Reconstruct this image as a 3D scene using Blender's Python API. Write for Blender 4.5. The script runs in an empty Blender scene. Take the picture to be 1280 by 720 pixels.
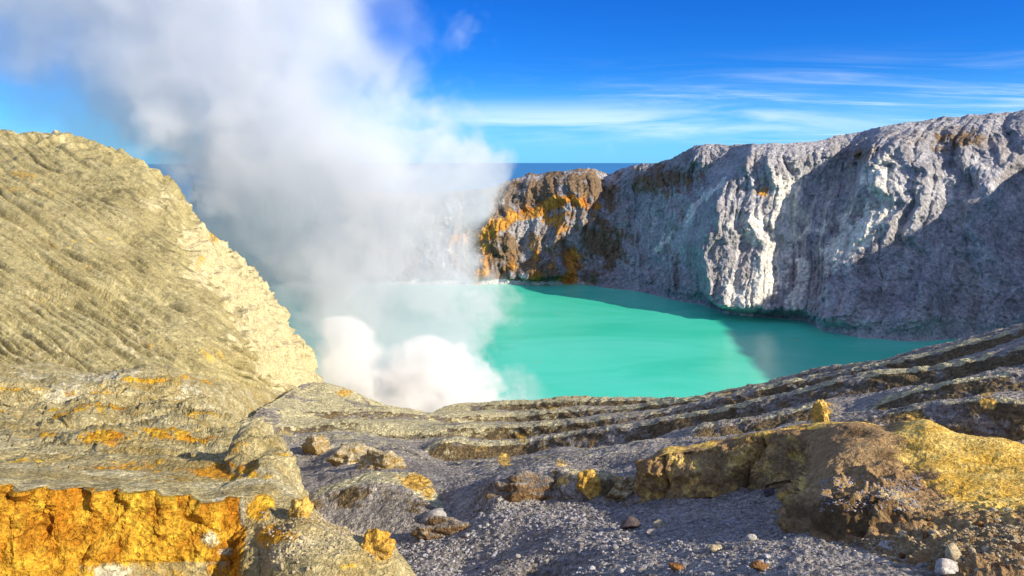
import bpy, bmesh, math, random
import numpy as np
from mathutils import Vector

random.seed(7)
rng = np.random.default_rng(11)
S = bpy.context.scene
COL = S.collection

# ------------------------------------------------------------------ camera model
F, PXC, YH, HC = 1005.0, 640.0, 192.0, 150.0     # focal length in px of a 1280 frame, centre column, eye level row, eye height over the lake
def Xw(px, Y): return (np.asarray(px) - PXC) / F * Y
def Zw(py, Y): return HC - (np.asarray(py) - YH) / F * Y

# ------------------------------------------------------------------ numpy noise
_perm = np.random.default_rng(3).permutation(256)
PERM = np.concatenate([_perm, _perm, _perm]).astype(np.int32)
_g = np.random.default_rng(5).normal(size=(256, 3)); GRAD = (_g / np.linalg.norm(_g, axis=1)[:, None]).astype(np.float32)
def perlin(p):
    p = np.asarray(p, dtype=np.float32)
    fl = np.floor(p); i = fl.astype(np.int32) & 255; f = p - fl
    u = f * f * f * (f * (f * 6 - 15) + 10)
    def corner(a, b, c):
        h = PERM[PERM[PERM[i[..., 0] + a] + i[..., 1] + b] + i[..., 2] + c]
        g = GRAD[h]
        return g[..., 0] * (f[..., 0] - a) + g[..., 1] * (f[..., 1] - b) + g[..., 2] * (f[..., 2] - c)
    x, y, z = u[..., 0], u[..., 1], u[..., 2]
    def L(a, b, t): return a + t * (b - a)
    return 1.6 * L(L(L(corner(0,0,0), corner(1,0,0), x), L(corner(0,1,0), corner(1,1,0), x), y),
                   L(L(corner(0,0,1), corner(1,0,1), x), L(corner(0,1,1), corner(1,1,1), x), y), z)
def fbm(p, octv=4, gain=0.5, lac=2.03):
    a, s, out = 1.0, np.asarray(p, dtype=np.float32), 0.0
    for k in range(octv):
        out = out + a * perlin(s + 17.3 * k); a *= gain; s = s * lac
    return out
def ridged(p, octv=4, gain=0.5, lac=2.1):
    a, s, out = 1.0, np.asarray(p, dtype=np.float32), 0.0
    for k in range(octv):
        out = out + a * (1 - 2 * np.abs(perlin(s + 9.7 * k))); a *= gain; s = s * lac
    return out
CELL = np.random.default_rng(8).random((256, 3)).astype(np.float32)
def worley(p, second=False):
    """distance to the nearest cell point (and F2-F1)"""
    sh = np.asarray(p).shape[:-1]; p = np.asarray(p, np.float32).reshape(-1, 3)
    o1 = np.empty(len(p), np.float32); o2 = np.empty(len(p), np.float32)
    for k in range(0, len(p), 200000):
        q = p[k:k+200000]; fl = np.floor(q); i = fl.astype(np.int32); f = q - fl
        a = np.full(len(q), 9, np.float32); c = a.copy()
        for dx in (-1, 0, 1):
            for dy in (-1, 0, 1):
                for dz in (-1, 0, 1):
                    h = PERM[PERM[PERM[(i[:, 0] + dx) & 255] + ((i[:, 1] + dy) & 255)] + ((i[:, 2] + dz) & 255)]
                    v = CELL[h] + np.array([dx, dy, dz], np.float32) - f
                    dd = (v * v).sum(1)
                    c = np.minimum(c, np.maximum(a, dd)); a = np.minimum(a, dd)
        o1[k:k+200000] = np.sqrt(a); o2[k:k+200000] = np.sqrt(c)
    o1 = o1.reshape(sh); o2 = o2.reshape(sh)
    return (o1, o2 - o1) if second else o1
def cut(p, w):
    """narrow grooves along the zero lines of a noise, 1 in the groove"""
    return np.exp(-np.abs(perlin(p)) / w)
def smooth(a, b, x):
    t = np.clip((x - a) / (b - a), 0, 1); return t * t * (3 - 2 * t)

# ------------------------------------------------------------------ object helpers
def tag(o, label=None, cat=None, group=None, kind=None):
    if label: o['label'] = label
    if cat: o['category'] = cat
    if group: o['group'] = group
    if kind: o['kind'] = kind
    return o
def raw_mesh(name, V, Q, mat, masks=None, flat=False, flow=None):
    me = bpy.data.meshes.new(name)
    V = np.ascontiguousarray(V, dtype=np.float32); Q = np.ascontiguousarray(Q, dtype=np.int32)
    k = Q.shape[1]
    me.vertices.add(len(V)); me.vertices.foreach_set('co', V.ravel())
    me.loops.add(Q.size); me.loops.foreach_set('vertex_index', Q.ravel())
    me.polygons.add(len(Q)); me.polygons.foreach_set('loop_start', np.arange(0, Q.size, k, dtype=np.int32))
    me.polygons.foreach_set('use_smooth', np.full(len(Q), not flat))
    if masks is not None:
        at = me.attributes.new('cover', 'FLOAT_COLOR', 'POINT')
        at.data.foreach_set('color', np.ascontiguousarray(masks, dtype=np.float32).ravel())
    if flow is not None:
        at = me.attributes.new('flow', 'FLOAT_VECTOR', 'POINT')
        at.data.foreach_set('vector', np.ascontiguousarray(flow, dtype=np.float32).ravel())
    me.update(calc_edges=True); me.validate()
    me.materials.append(mat)
    o = bpy.data.objects.new(name, me); COL.objects.link(o)
    return o
def grid_faces(nr, nc):
    i = np.arange(nr * nc, dtype=np.int32).reshape(nr, nc)
    return np.stack([i[:-1, :-1], i[:-1, 1:], i[1:, 1:], i[1:, :-1]], -1).reshape(-1, 4)
def grid_normals(P):
    du = np.gradient(P, axis=1); dv = np.gradient(P, axis=0)
    n = np.cross(du, dv); n /= (np.linalg.norm(n, axis=-1, keepdims=True) + 1e-9)
    return np.where(n[..., 2:3] < 0, -n, n)
def line(pts, px, k=3.0):
    """value of a traced line (px, a, b) at every column, softened over k columns"""
    p = np.array(pts, float); out = []
    w = np.exp(-0.5 * (np.arange(-12, 13) / k) ** 2); w /= w.sum()
    for j in (1, 2):
        v = np.interp(px, p[:, 0], p[:, j])
        out.append(np.convolve(np.pad(v, 12, mode='edge'), w, mode='valid'))
    return out
def sheet(feats, px, rows, soft=2, rag=0.0):
    """terrain surface through traced lines, near to far: world grid plus the construction coordinates"""
    ys, zs, py_ = [], [], []
    for f in feats:
        py, Y = line(f, px)
        if rag and (3 if len(feats) == 12 else 5) <= len(ys) < len(feats) - 3:
            kq = np.stack([px / 60, 0 * px + 3.1 * (len(ys) // 2), 0 * px], -1)
            kq = kq + .6 * np.stack([perlin(kq * 2.3 + 50), 0 * px, 0 * px], -1)
            py = py + rag * (1.8 * fbm(kq, 2) + .35 * perlin(kq * 4 + 4))
        if ys: Y = np.maximum(Y, ys[-1] + 0.15)
        ys.append(Y); zs.append(Zw(py, Y)); py_.append(py)
    G, R = [], []
    for k in range(len(feats) - 1):
        n = rows[k]
        for t in np.arange(n) / n:
            G.append(np.stack([ys[k] * (1 - t) + ys[k+1] * t, zs[k] * (1 - t) + zs[k+1] * t], -1))
    G.append(np.stack([ys[-1], zs[-1]], -1))
    G = np.array(G)
    for _ in range(soft):
        G[1:-1] = 0.25 * G[:-2] + 0.5 * G[1:-1] + 0.25 * G[2:]
    P = np.empty(G.shape[:2] + (3,))
    P[..., 1] = G[..., 0]; P[..., 2] = G[..., 1]; P[..., 0] = Xw(px[None, :], G[..., 0])
    PY = YH + (HC - P[..., 2]) / P[..., 1] * F
    PX = np.broadcast_to(px[None, :], PY.shape)
    return P, PX, PY
def blobs(PX, PY, lst):
    m = np.zeros(PX.shape, np.float32)
    for cx, cy, rx, ry, a in lst:
        d = ((PX - cx) / rx) ** 2 + ((PY - cy) / ry) ** 2
        m = np.maximum(m, a * np.exp(-d * 1.1).astype(np.float32))
    return m
def band(PX, PY, pts, w, a):
    """soft strip of half-width w px along a traced polyline"""
    m = np.full(PX.shape, 1e9, np.float32)
    p = np.array(pts, float)
    for (x0, y0), (x1, y1) in zip(p[:-1], p[1:]):
        dx, dy = x1 - x0, y1 - y0
        t = np.clip(((PX - x0) * dx + (PY - y0) * dy) / (dx * dx + dy * dy), 0, 1)
        m = np.minimum(m, (PX - x0 - t * dx) ** 2 + (PY - y0 - t * dy) ** 2)
    return (a * np.exp(-m / (w * w))).astype(np.float32)

# ------------------------------------------------------------------ materials
def nt(mat):
    mat.use_nodes = True; t = mat.node_tree; t.nodes.clear(); return t
class NB:
    def __init__(s, tree): s.t = tree
    def n(s, typ, **kw):
        x = s.t.nodes.new(typ)
        for k, v in kw.items(): setattr(x, k, v)
        return x
    def l(s, a, b): s.t.links.new(a, b)
    def put(s, sock, v):
        if hasattr(v, 'is_output'): s.l(v, sock)
        else: sock.default_value = v
    def math(s, op, a, b=0.0, c=None, clamp=False):
        x = s.n('ShaderNodeMath', operation=op, use_clamp=clamp)
        s.put(x.inputs[0], a); s.put(x.inputs[1], b)
        if c is not None: s.put(x.inputs[2], c)
        return x.outputs[0]
    def mix(s, f, a, b, mode='MIX'):
        x = s.n('ShaderNodeMix', data_type='RGBA', blend_type=mode)
        s.put(x.inputs[0], f); s.put(x.inputs[6], a); s.put(x.inputs[7], b)
        return x.outputs[2]
    def noise(s, vec, scale, detail=4, rough=0.55, dist=0.0):
        x = s.n('ShaderNodeTexNoise'); s.l(vec, x.inputs['Vector'])
        x.inputs['Scale'].default_value = scale; x.inputs['Detail'].default_value = detail
        x.inputs['Roughness'].default_value = rough; x.inputs['Distortion'].default_value = dist
        return x.outputs['Fac']
    def ramp(s, v, a, b, lo=0.0, hi=1.0):
        x = s.n('ShaderNodeMapRange', interpolation_type='SMOOTHSTEP')
        s.put(x.inputs[0], v); s.put(x.inputs[1], a); s.put(x.inputs[2], b); s.put(x.inputs[3], lo); s.put(x.inputs[4], hi)
        return x.outputs[0]
    def mapv(s, vec, scale=(1,1,1), rot=(0,0,0)):
        x = s.n('ShaderNodeMapping'); s.l(vec, x.inputs['Vector'])
        x.inputs['Scale'].default_value = scale; x.inputs['Rotation'].default_value = rot
        return x.outputs['Vector']
def rgb(r, g, b): return (r, g, b, 1.0)

def terrain_mat(name, g1, g2, ochre1, ochre2, pale, third, unit, bump=0.6, steep=None, flow=0.0, stones=0.5, speck=0.35, blotch=1.0):
    """rock and gravel; unit = metres of a stone; the 'cover' attribute lays ochre (R), pale (G) and a third rock (B);
    'flow' holds coordinates that run along rills or beds"""
    m = bpy.data.materials.new(name); t = nt(m); b = NB(t)
    geo = b.n('ShaderNodeNewGeometry'); pos = geo.outputs['Position']
    at = b.n('ShaderNodeAttribute', attribute_name='cover'); sep = b.n('ShaderNodeSeparateColor'); b.l(at.outputs['Color'], sep.inputs[0])
    big = b.noise(pos, 0.06 / unit, 5, 0.62, 0.4); mid = b.noise(pos, 0.3 / unit, 6, 0.68); fine = b.noise(pos, 1.6 / unit, 4, 0.7)
    c = b.mix(b.ramp(big, 0.35, 0.65), g1, g2)
    fl = b.n('ShaderNodeAttribute', attribute_name='flow').outputs['Vector']
    st = b.noise(fl, 1.0, 6, 0.62, 0.25)
    if flow:
        c = b.mix(b.ramp(st, 0.50, 0.36, 0, flow), c, third)
        c = b.mix(b.ramp(st, 0.52, 0.68, 0, flow), c, pale)
    def lay(c, fac, col, lo=0.35, hi=0.65, n=mid):
        v = b.math('ADD', b.math('MULTIPLY', b.math('SUBTRACT', n, 0.5), 1.6 * blotch), fac)
        v = b.math('ADD', v, b.math('MULTIPLY', b.math('SUBTRACT', st, 0.5), 1.2 * blotch))
        v = b.math('MULTIPLY', v, b.ramp(fac, 0.02, 0.2))
        return b.mix(b.ramp(v, lo, hi), c, col)
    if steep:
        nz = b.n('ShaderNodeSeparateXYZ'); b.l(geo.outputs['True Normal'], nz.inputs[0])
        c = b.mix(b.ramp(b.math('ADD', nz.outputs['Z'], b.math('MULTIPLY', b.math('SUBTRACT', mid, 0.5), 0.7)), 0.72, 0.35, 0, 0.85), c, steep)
    c = lay(c, sep.outputs['Blue'], third)
    c = lay(c, sep.outputs['Green'], pale)
    oc = b.mix(b.ramp(b.math('ADD', b.math('MULTIPLY', big, 0.6), b.math('MULTIPLY', mid, 0.5)), 0.42, 0.68), ochre1, ochre2)
    c = lay(c, sep.outputs['Red'], oc)
    # loose stones: every cell its own tone
    w = b.n('ShaderNodeVectorMath', operation='ADD'); b.l(pos, w.inputs[0])
    nv = b.n('ShaderNodeTexNoise'); b.l(pos, nv.inputs['Vector']); nv.inputs['Scale'].default_value = 1.5 / unit
    sc_ = b.n('ShaderNodeVectorMath', operation='SCALE'); b.l(nv.outputs['Color'], sc_.inputs[0]); sc_.inputs['Scale'].default_value = unit * .5; b.l(sc_.outputs[0], w.inputs[1])
    v1 = b.n('ShaderNodeTexVoronoi'); b.l(w.outputs[0], v1.inputs['Vector']); v1.inputs['Scale'].default_value = 1 / unit
    v2 = b.n('ShaderNodeTexVoronoi'); b.l(w.outputs[0], v2.inputs['Vector']); v2.inputs['Scale'].default_value = 2.7 / unit
    def tone(v):
        x = b.n('ShaderNodeSeparateColor'); b.l(v.outputs['Color'], x.inputs[0]); return x.outputs[0]
    sp = b.ramp(fine, 0.3, 0.72, 1 - speck, 1 + speck * 0.9)
    sp2 = b.ramp(mid, 0.3, 0.72, 1 - speck * 0.6, 1 + speck * 0.6)
    v = b.math('MULTIPLY', sp, sp2)
    v = b.math('MULTIPLY', v, b.math('ADD', b.math('MULTIPLY', tone(v1), stones * .9), 1 - stones * .45))
    v = b.math('MULTIPLY', v, b.math('ADD', b.math('MULTIPLY', tone(v2), stones * .8), 1 - stones * .4))
    cc = b.n('ShaderNodeCombineColor')
    for i in range(3): b.l(v, cc.inputs[i])
    c = b.mix(1.0, c, cc.outputs[0], 'MULTIPLY')
    p = b.n('ShaderNodeBsdfPrincipled'); b.l(c, p.inputs['Base Color']); p.inputs['Roughness'].default_value = 0.95
    p.inputs['Specular IOR Level'].default_value = 0.15
    h = b.math('ADD', b.math('MULTIPLY', mid, 2.2), b.math('MULTIPLY', fine, .8))
    h = b.math('SUBTRACT', h, b.math('ADD', b.math('MULTIPLY', v1.outputs['Distance'], 1.3 * stones), b.math('MULTIPLY', v2.outputs['Distance'], .6 * stones)))
    if flow: h = b.math('ADD', h, b.math('MULTIPLY', st, 3.0 * flow))
    bp = b.n('ShaderNodeBump'); bp.inputs['Strength'].default_value = bump; bp.inputs['Distance'].default_value = unit
    b.l(h, bp.inputs['Height']); b.l(bp.outputs[0], p.inputs['Normal'])
    o = b.n('ShaderNodeOutputMaterial'); b.l(p.outputs[0], o.inputs[0])
    return m

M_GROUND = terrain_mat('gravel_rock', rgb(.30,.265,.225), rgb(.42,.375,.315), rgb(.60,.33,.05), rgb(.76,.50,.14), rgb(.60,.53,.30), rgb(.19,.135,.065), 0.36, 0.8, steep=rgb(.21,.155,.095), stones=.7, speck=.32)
M_BENCH = terrain_mat('sulphur_rock', rgb(.47,.38,.17), rgb(.60,.51,.26), rgb(.56,.22,.015), rgb(.78,.50,.05), rgb(.74,.66,.42), rgb(.36,.24,.06), 0.24, 0.9, flow=.55, stones=.4)
M_HILL = terrain_mat('ash_slope', rgb(.38,.315,.14), rgb(.49,.42,.20), rgb(.50,.30,.06), rgb(.60,.41,.11), rgb(.61,.52,.29), rgb(.20,.17,.08), 0.6, 0.6, flow=.6, stones=.2, speck=.25)
M_OCHRE = terrain_mat('ochre_rock', rgb(.36,.22,.10), rgb(.44,.29,.13), rgb(.84,.48,.06), rgb(.92,.66,.19), rgb(.64,.50,.26), rgb(.17,.105,.045), 0.22, 0.8, flow=.18, stones=.4, blotch=.6, speck=.25)
M_WALL = terrain_mat('crater_rock', rgb(.37,.355,.365), rgb(.53,.515,.52), rgb(.52,.18,.025), rgb(.68,.36,.07), rgb(.82,.78,.68), rgb(.25,.17,.10), 5.0, .8, flow=.3, stones=.25)

# ------------------------------------------------------------------ ground: gravel valley and terraces
px = np.arange(-300, 1620, 1.3)
A = [
 [(-300,1000,14),(1620,1000,14)],
 [(-300,760,38),(400,730,37),(480,724,36),(560,722,33),(640,721,30),(800,721,25),(1000,722,20),(1620,760,15)],
 [(-300,680,50),(400,650,50),(480,652,48),(560,660,44),(620,640,43),(640,634,43.5),(700,630,43.5),(760,632,42),(800,634,40.5),(862,632,38),(940,632,36),(1000,640,33),(1040,650,31),(1280,680,26),(1620,720,24)],
 [(-300,640,70),(300,610,74),(400,606,66),(480,614,56),(560,624,50),(600,614,48),(612,604,46),(622,600,45.5),(690,590,45.5),(702,592,45),(720,606,44),(760,604,44),(800,604,43),(900,600,42),(1040,590,38),(1620,640,34)],
 [(-300,600,79),(300,583,79),(380,575,90),(400,570,90),(440,562,88),(480,562,84),(540,582,73),(580,590,66),(615,596,58),(700,582,53),(760,581,50),(800,575,48),(860,566,47),(915,556,46),(960,545,45),(1040,535,43),(1100,540,42),(1280,580,38),(1620,640,35)],
 # ledge l6
 [(-300,598,80),(300,582,80),(380,573,91),(480,561,85),(560,586,71),(700,575,56),(860,562,50),(960,541,47),(1060,533,45),(1100,533,44),(1150,540,43),(1200,545,42),(1280,562,40),(1620,620,36)],
 [(-300,597,81),(300,581,81),(380,572,92),(480,560,86),(560,585,72),(700,574,57),(860,561,51),(960,540,48),(1060,530,46.5),(1089,524,46),(1108,517,46),(1150,509,45),(1187,503,44),(1228,498,43),(1280,503,41.5),(1350,498,40),(1620,470,38)],
 # ledge l4 / l5
 [(-300,596,82),(300,580,82),(380,570,93),(480,559,87),(560,583,74),(700,572,59),(860,549,56),(885,546,57),(960,536,56),(1025,527,55),(1045,522,54),(1100,516,53),(1115,515,53),(1184,502,51),(1235,492,50),(1280,490,49),(1620,450,44)],
 [(-300,595,83),(300,579,83),(380,569,94),(480,558,88),(560,581,75),(700,569,61),(860,547,58),(880,534,58.5),(960,522,57.5),(1022,509,56.5),(1036,512,56),(1050,519,55),(1095,512,54.5),(1112,500,54.5),(1125,497,54.3),(1184,483,52.5),(1235,473,51.5),(1280,469,50.5),(1620,400,46)],
 # T3
 [(-300,594,84),(300,577,84),(380,568,95),(480,557,89),(540,572,84),(593,572,84),(640,572,84),(698,562,82),(818,549,76),(884,534,73),(943,519,70),(1019,503,67),(1101,490,64),(1170,479,61.5),(1235,464,59.5),(1280,452,58),(1620,370,49)],
 [(-300,593,85),(300,574,85),(380,566,96),(480,556,90),(525,570,86),(555,560,86),(593,557,86),(640,556,86),(698,544,84),(818,529,78),(884,516,75),(943,502,72),(1019,485,69),(1101,469,66),(1170,460,63.5),(1235,445,61.5),(1280,433,60),(1620,345,50)],
 # T2
 [(-300,590,92),(291,556,94),(303,549,97),(324,546,102),(350,543,108),(382,540,113),(430,540,113),(462,542,112),(480,548,111),(522,553,110),(582,552,109),(640,551,108),(729,545,103),(827,531,98),(916,511,93),(1012,490,89),(1129,468,82),(1204,448,79),(1280,429,76),(1620,335,56)],
 [(-300,589,93),(291,548,95),(303,542,98.5),(324,537,104),(350,534,110),(382,532,115),(430,529,115),(462,530,114),(480,534,113),(522,538,112),(582,535,111),(640,535,110),(729,529,105),(827,516,100),(916,497,95),(1012,476,91),(1129,452,84),(1204,431,81),(1280,412,78),(1620,318,57)],
 # T1
 [(-300,588,95),(291,545,96.5),(303,538,101),(324,530,108),(350,524,116),(382,522,126),(429,524,129),(480,526,131),(538,529,135),(600,529,138),(640,529,140),(750,519,131),(861,510,120),(960,495,111),(1032,480,104),(1129,456,92),(1204,432,86),(1280,410,82),(1620,316,59)],
 [(-300,587,96),(291,542,98),(303,534,103.5),(324,524,111),(350,516,119),(382,514,128),(429,514,131),(480,515,133),(538,521,137),(600,522,140),(640,521,142),(750,511,133),(861,503,122),(960,489,113),(1032,474,106),(1129,451,94),(1204,430,88),(1280,409,84),(1620,314,60)],
 # lip
 [(-300,586,98),(291,539,99.5),(303,530,106.5),(324,519,116),(350,508,126),(364,499,133),(382,490,142),(404,490,142),(435,498,145),(484,513,152),(538,522,162),(565,519,165),(593,517,164),(640,514,160),(700,511,154),(800,508,143),(860,504,134),(960,486,120),(1032,469,111),(1122,446,100),(1204,426,92),(1280,406.5,86),(1620,312,61)],
 [(-300,585,99),(291,537,101),(303,527,108),(324,515,118),(350,502,129),(364,491,136),(382,482,145),(404,481,145),(435,491,148),(484,509,155),(515,513,161),(538,519,166),(548,514,168),(565,510,168),(593,508,167),(640,506,163),(700,503,157),(800,501,146),(860,499,136),(905,491,130),(960,481,123),(1032,464,113),(1122,443,102),(1204,424,94),(1280,405,88),(1620,310,62)],
]
# every ledge top is a narrow flat cap; behind it the ground drops out of sight
def interp_at(f, q, j): return float(np.interp(q, [v[0] for v in f], [v[j] for v in f]))
A2_, rows2 = A[:5], [40, 90, 34, 34, 16]
AW = A
for k in range(5, len(A), 2):
    foot, topf = A[k], A[k + 1]
    qs = np.arange(-300, 1621, 5.0)
    nn = np.stack([qs / 75, 0 * qs + k * 1.7, 0 * qs], -1)
    pinch = np.clip(1.0 + .5 * fbm(nn * .6, 2), .35, 1.35); jog = 1.8 * fbm(nn * .6 + 30, 3, .5)
    ft = [(q, interp_at(topf, q, 1) + g + (interp_at(foot, q, 1) - interp_at(topf, q, 1)) * pi_, interp_at(foot, q, 2)) for q, pi_, g in zip(qs, pinch, jog)]
    topf = [(q, interp_at(topf, q, 1) + g, interp_at(topf, q, 2)) for q, g in zip(qs, jog)]; foot = ft
    cap = []
    for q in qs:
        yt, Yt, yf = interp_at(topf, q, 1), interp_at(topf, q, 2), interp_at(foot, q, 1)
        h = np.clip((yf - yt - 2) / 7, 0, 1) * (4.5 if k < 13 else 5.5)
        yc = yt - h; Yc = Yt * (yt - YH) / (yc - YH)
        cap.append((q, yc + .0, Yc + .05))
    lower = [(q, y + 5.0, Y + .1) for q, y, Y in topf]
    A2_ += [foot, topf, cap]; rows2 += [22, 8, 20]
A = A2_
last = A[-1]
A.append([(p, y + 8, Y * 1.06) for p, y, Y in last])
A.append([(p, y + 60, Y * 1.5) for p, y, Y in last])
A.append([(p, min(y + 150, YH + 165 * F / (Y * 2.4 + 60)), Y * 2.4 + 60) for p, y, Y in last])
rows2[-1] = 10
rowsA = rows2 + [16, 20]
P, PX, PY = sheet(A, px, rowsA, soft=1, rag=0)
zb = P[..., 2] / 1.0 + 1.8 * fbm(P / 12, 3) + .25 * fbm(P / 3, 2); fz = zb - np.floor(zb)
P[..., 2] += (smooth(.30, .62, fz) - fz) * .22 * smooth(46, 60, P[..., 1]) * smooth(190, 150, P[..., 1])
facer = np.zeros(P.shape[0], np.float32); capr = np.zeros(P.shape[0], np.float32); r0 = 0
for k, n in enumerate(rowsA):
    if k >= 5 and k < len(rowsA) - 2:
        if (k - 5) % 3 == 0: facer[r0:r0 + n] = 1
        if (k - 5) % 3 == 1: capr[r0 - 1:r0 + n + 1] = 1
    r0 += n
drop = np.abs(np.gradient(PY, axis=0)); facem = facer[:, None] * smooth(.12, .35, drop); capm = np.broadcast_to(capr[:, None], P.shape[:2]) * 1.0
# bumps and knobs on the shaded slope
def knob(P, lst):
    for cx, cy, Y, r, h in lst:
        X, Z = float(Xw(cx, Y)), float(Zw(cy, Y))
        d2 = (P[..., 0] - X) ** 2 + ((P[..., 1] - Y) * 0.8) ** 2
        k = h * np.exp(-(d2 / (r * r)) ** 2)
        P[..., 2] += k
knob(P, [(392,565,92,4,.7),(440,567,86,3.0,.7),(505,566,83,3,.5),(560,560,88,2.4,.5),(736,606,44.5,1.5,.5),(668,588,50,3,.4),(500,560,88,2.5,.4),(690,712,30,1.6,-.7),(620,690,36,2.5,-.6)])
N = grid_normals(P); dist = P[..., 1]
w = 0.35 + dist / 130.0
steepness = 1 - N[..., 2]
gravel = smooth(66, 54, dist) * smooth(.5, .25, steepness)
d = 0.22 * fbm(P / 11, 3) * np.clip(dist / 70, .3, 1.5)
face = np.clip(steepness * 1.7, 0, 1)
f1 = worley(P / np.array([3.6, 3.6, 2.0]) + .55 * fbm(P / 2.6, 3)[..., None])
d += np.minimum(w, 1.2) * face * (.40 * (.5 - f1) + .13 * ridged(P / np.array([3.0, 3.0, 1.2]), 5, .62))
d += np.minimum(w, 1.2) * (.10 * fbm(P / 1.6, 5, .65) + .10 * np.maximum(0, .42 - worley(P / .8)))
sel = np.where(gravel > .01); Pg = P[sel]
st1 = worley(Pg / .62); st2 = worley(Pg / .30 + 7)
dd = np.zeros_like(d); dd[sel] = .20 * np.sqrt(np.maximum(0, .10 - st1 ** 2)) + .10 * np.sqrt(np.maximum(0, .2 - st2 ** 2)) + .05 * fbm(Pg / .9, 2)
d += gravel * dd
P = P + N * d[..., None] 
ochA = blobs(PX, PY, [(430,492,14,6,.9),(398,553,10,10,.6),(448,566,14,8,.55),(470,573,14,8,.55),(452,585,9,6,.6),(690,606,30,12,.55),(735,605,12,14,.8),(782,603,20,12,.7),
                      (652,546,10,8,.8),(630,575,12,9,.7),(1030,515,14,18,.8),(1235,500,14,12,.7),(690,510,16,4,.7),(910,493,16,5,.6),(600,560,14,6,.5),(700,585,16,10,.6),(1165,520,60,14,.35)])
palA = blobs(PX, PY, [(420,500,60,20,.45),(500,528,60,6,.55),(620,524,90,5,.5),(560,570,22,8,.5),(470,560,60,14,.35),(640,540,60,3,.5),(740,600,50,14,.5)])
palA = np.maximum(palA, .95 * smooth(700, 560, PX) * smooth(562, 525, PY) * smooth(-.5, .3, fbm(P / 9, 3)))
palA = np.maximum(palA, 0.42 * smooth(0.55, 0.9, N[..., 2]) * smooth(60, 110, dist) * smooth(1000, 600, PX))
broA = blobs(PX, PY, [(650,615,26,18,.75),(780,615,40,22,.75),(600,680,60,20,.4),(560,655,30,12,.7),(660,705,60,18,.5),(590,640,22,10,.5),(1200,525,70,30,.45),(760,700,90,20,.25)])
pt = smooth(-.5, .35, fbm(P / 14, 3))
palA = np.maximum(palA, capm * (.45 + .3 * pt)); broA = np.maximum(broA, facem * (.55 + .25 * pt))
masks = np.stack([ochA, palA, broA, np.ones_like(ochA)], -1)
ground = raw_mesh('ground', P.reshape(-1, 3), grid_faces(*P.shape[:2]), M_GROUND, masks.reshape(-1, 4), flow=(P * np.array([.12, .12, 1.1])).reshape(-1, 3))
tag(ground, 'grey gravel slope stepping down in dark rock ledges to the turquoise lake', 'ground', kind='structure')
SH = {'A': P}

# ------------------------------------------------------------------ low mound with a flat sunlit top
px = np.arange(366, 575, 1.1)
E = [
 [(366,690,44),(575,690,42)],
 [(366,656,47),(385,645,48),(420,638,48),(490,632,47),(530,640,46),(575,664,44)],
 [(366,650,48),(380,636,49),(400,622,49.5),(420,613,49.5),(465,606,49.3),(500,608,49),(520,618,48),(541,632,47),(575,662,44.5)],
 [(366,650,49.5),(380,630,50.2),(404,611,51),(433,598,52),(464,591,52.6),(515,591,52.4),(534,599,51.4),(543,613,49.8),(575,662,46)],
 [(366,700,56),(433,630,66),(515,624,65),(545,640,58),(575,690,50)],
]
P, PX, PY = sheet(E, px, [14, 34, 34, 20])
N = grid_normals(P); st = 1 - N[..., 2]
d = 0.3 * fbm(P / 6, 3) + st * (.4 * (.6 - worley(P / np.array([1.3, 1.3, .9]))) + .2 * ridged(P / 1.6, 3)) + .12 * np.maximum(0, .55 - worley(P / .6)) + 0.06 * fbm(P / .6, 3, .6)
P = P + N * d[..., None]
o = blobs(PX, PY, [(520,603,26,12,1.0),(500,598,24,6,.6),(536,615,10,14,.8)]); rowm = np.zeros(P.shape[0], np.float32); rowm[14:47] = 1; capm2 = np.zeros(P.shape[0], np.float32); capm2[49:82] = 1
p_ = np.maximum(blobs(PX, PY, [(440,604,50,9,.6),(490,598,50,8,.5)]), .85 * capm2[:, None] * np.ones_like(o)); b_ = rowm[:, None] * (.5 + .3 * fbm(P / 2.2, 3))  # front rows browned and top rows paled, putting shade and sun into colour
SH['E'] = P
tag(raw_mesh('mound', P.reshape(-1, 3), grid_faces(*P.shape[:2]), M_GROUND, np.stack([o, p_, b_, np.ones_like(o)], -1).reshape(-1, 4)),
    'low rock mound with yellow tip and shade-darkened front beside the shaded gully', 'mound', kind='structure')

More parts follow.
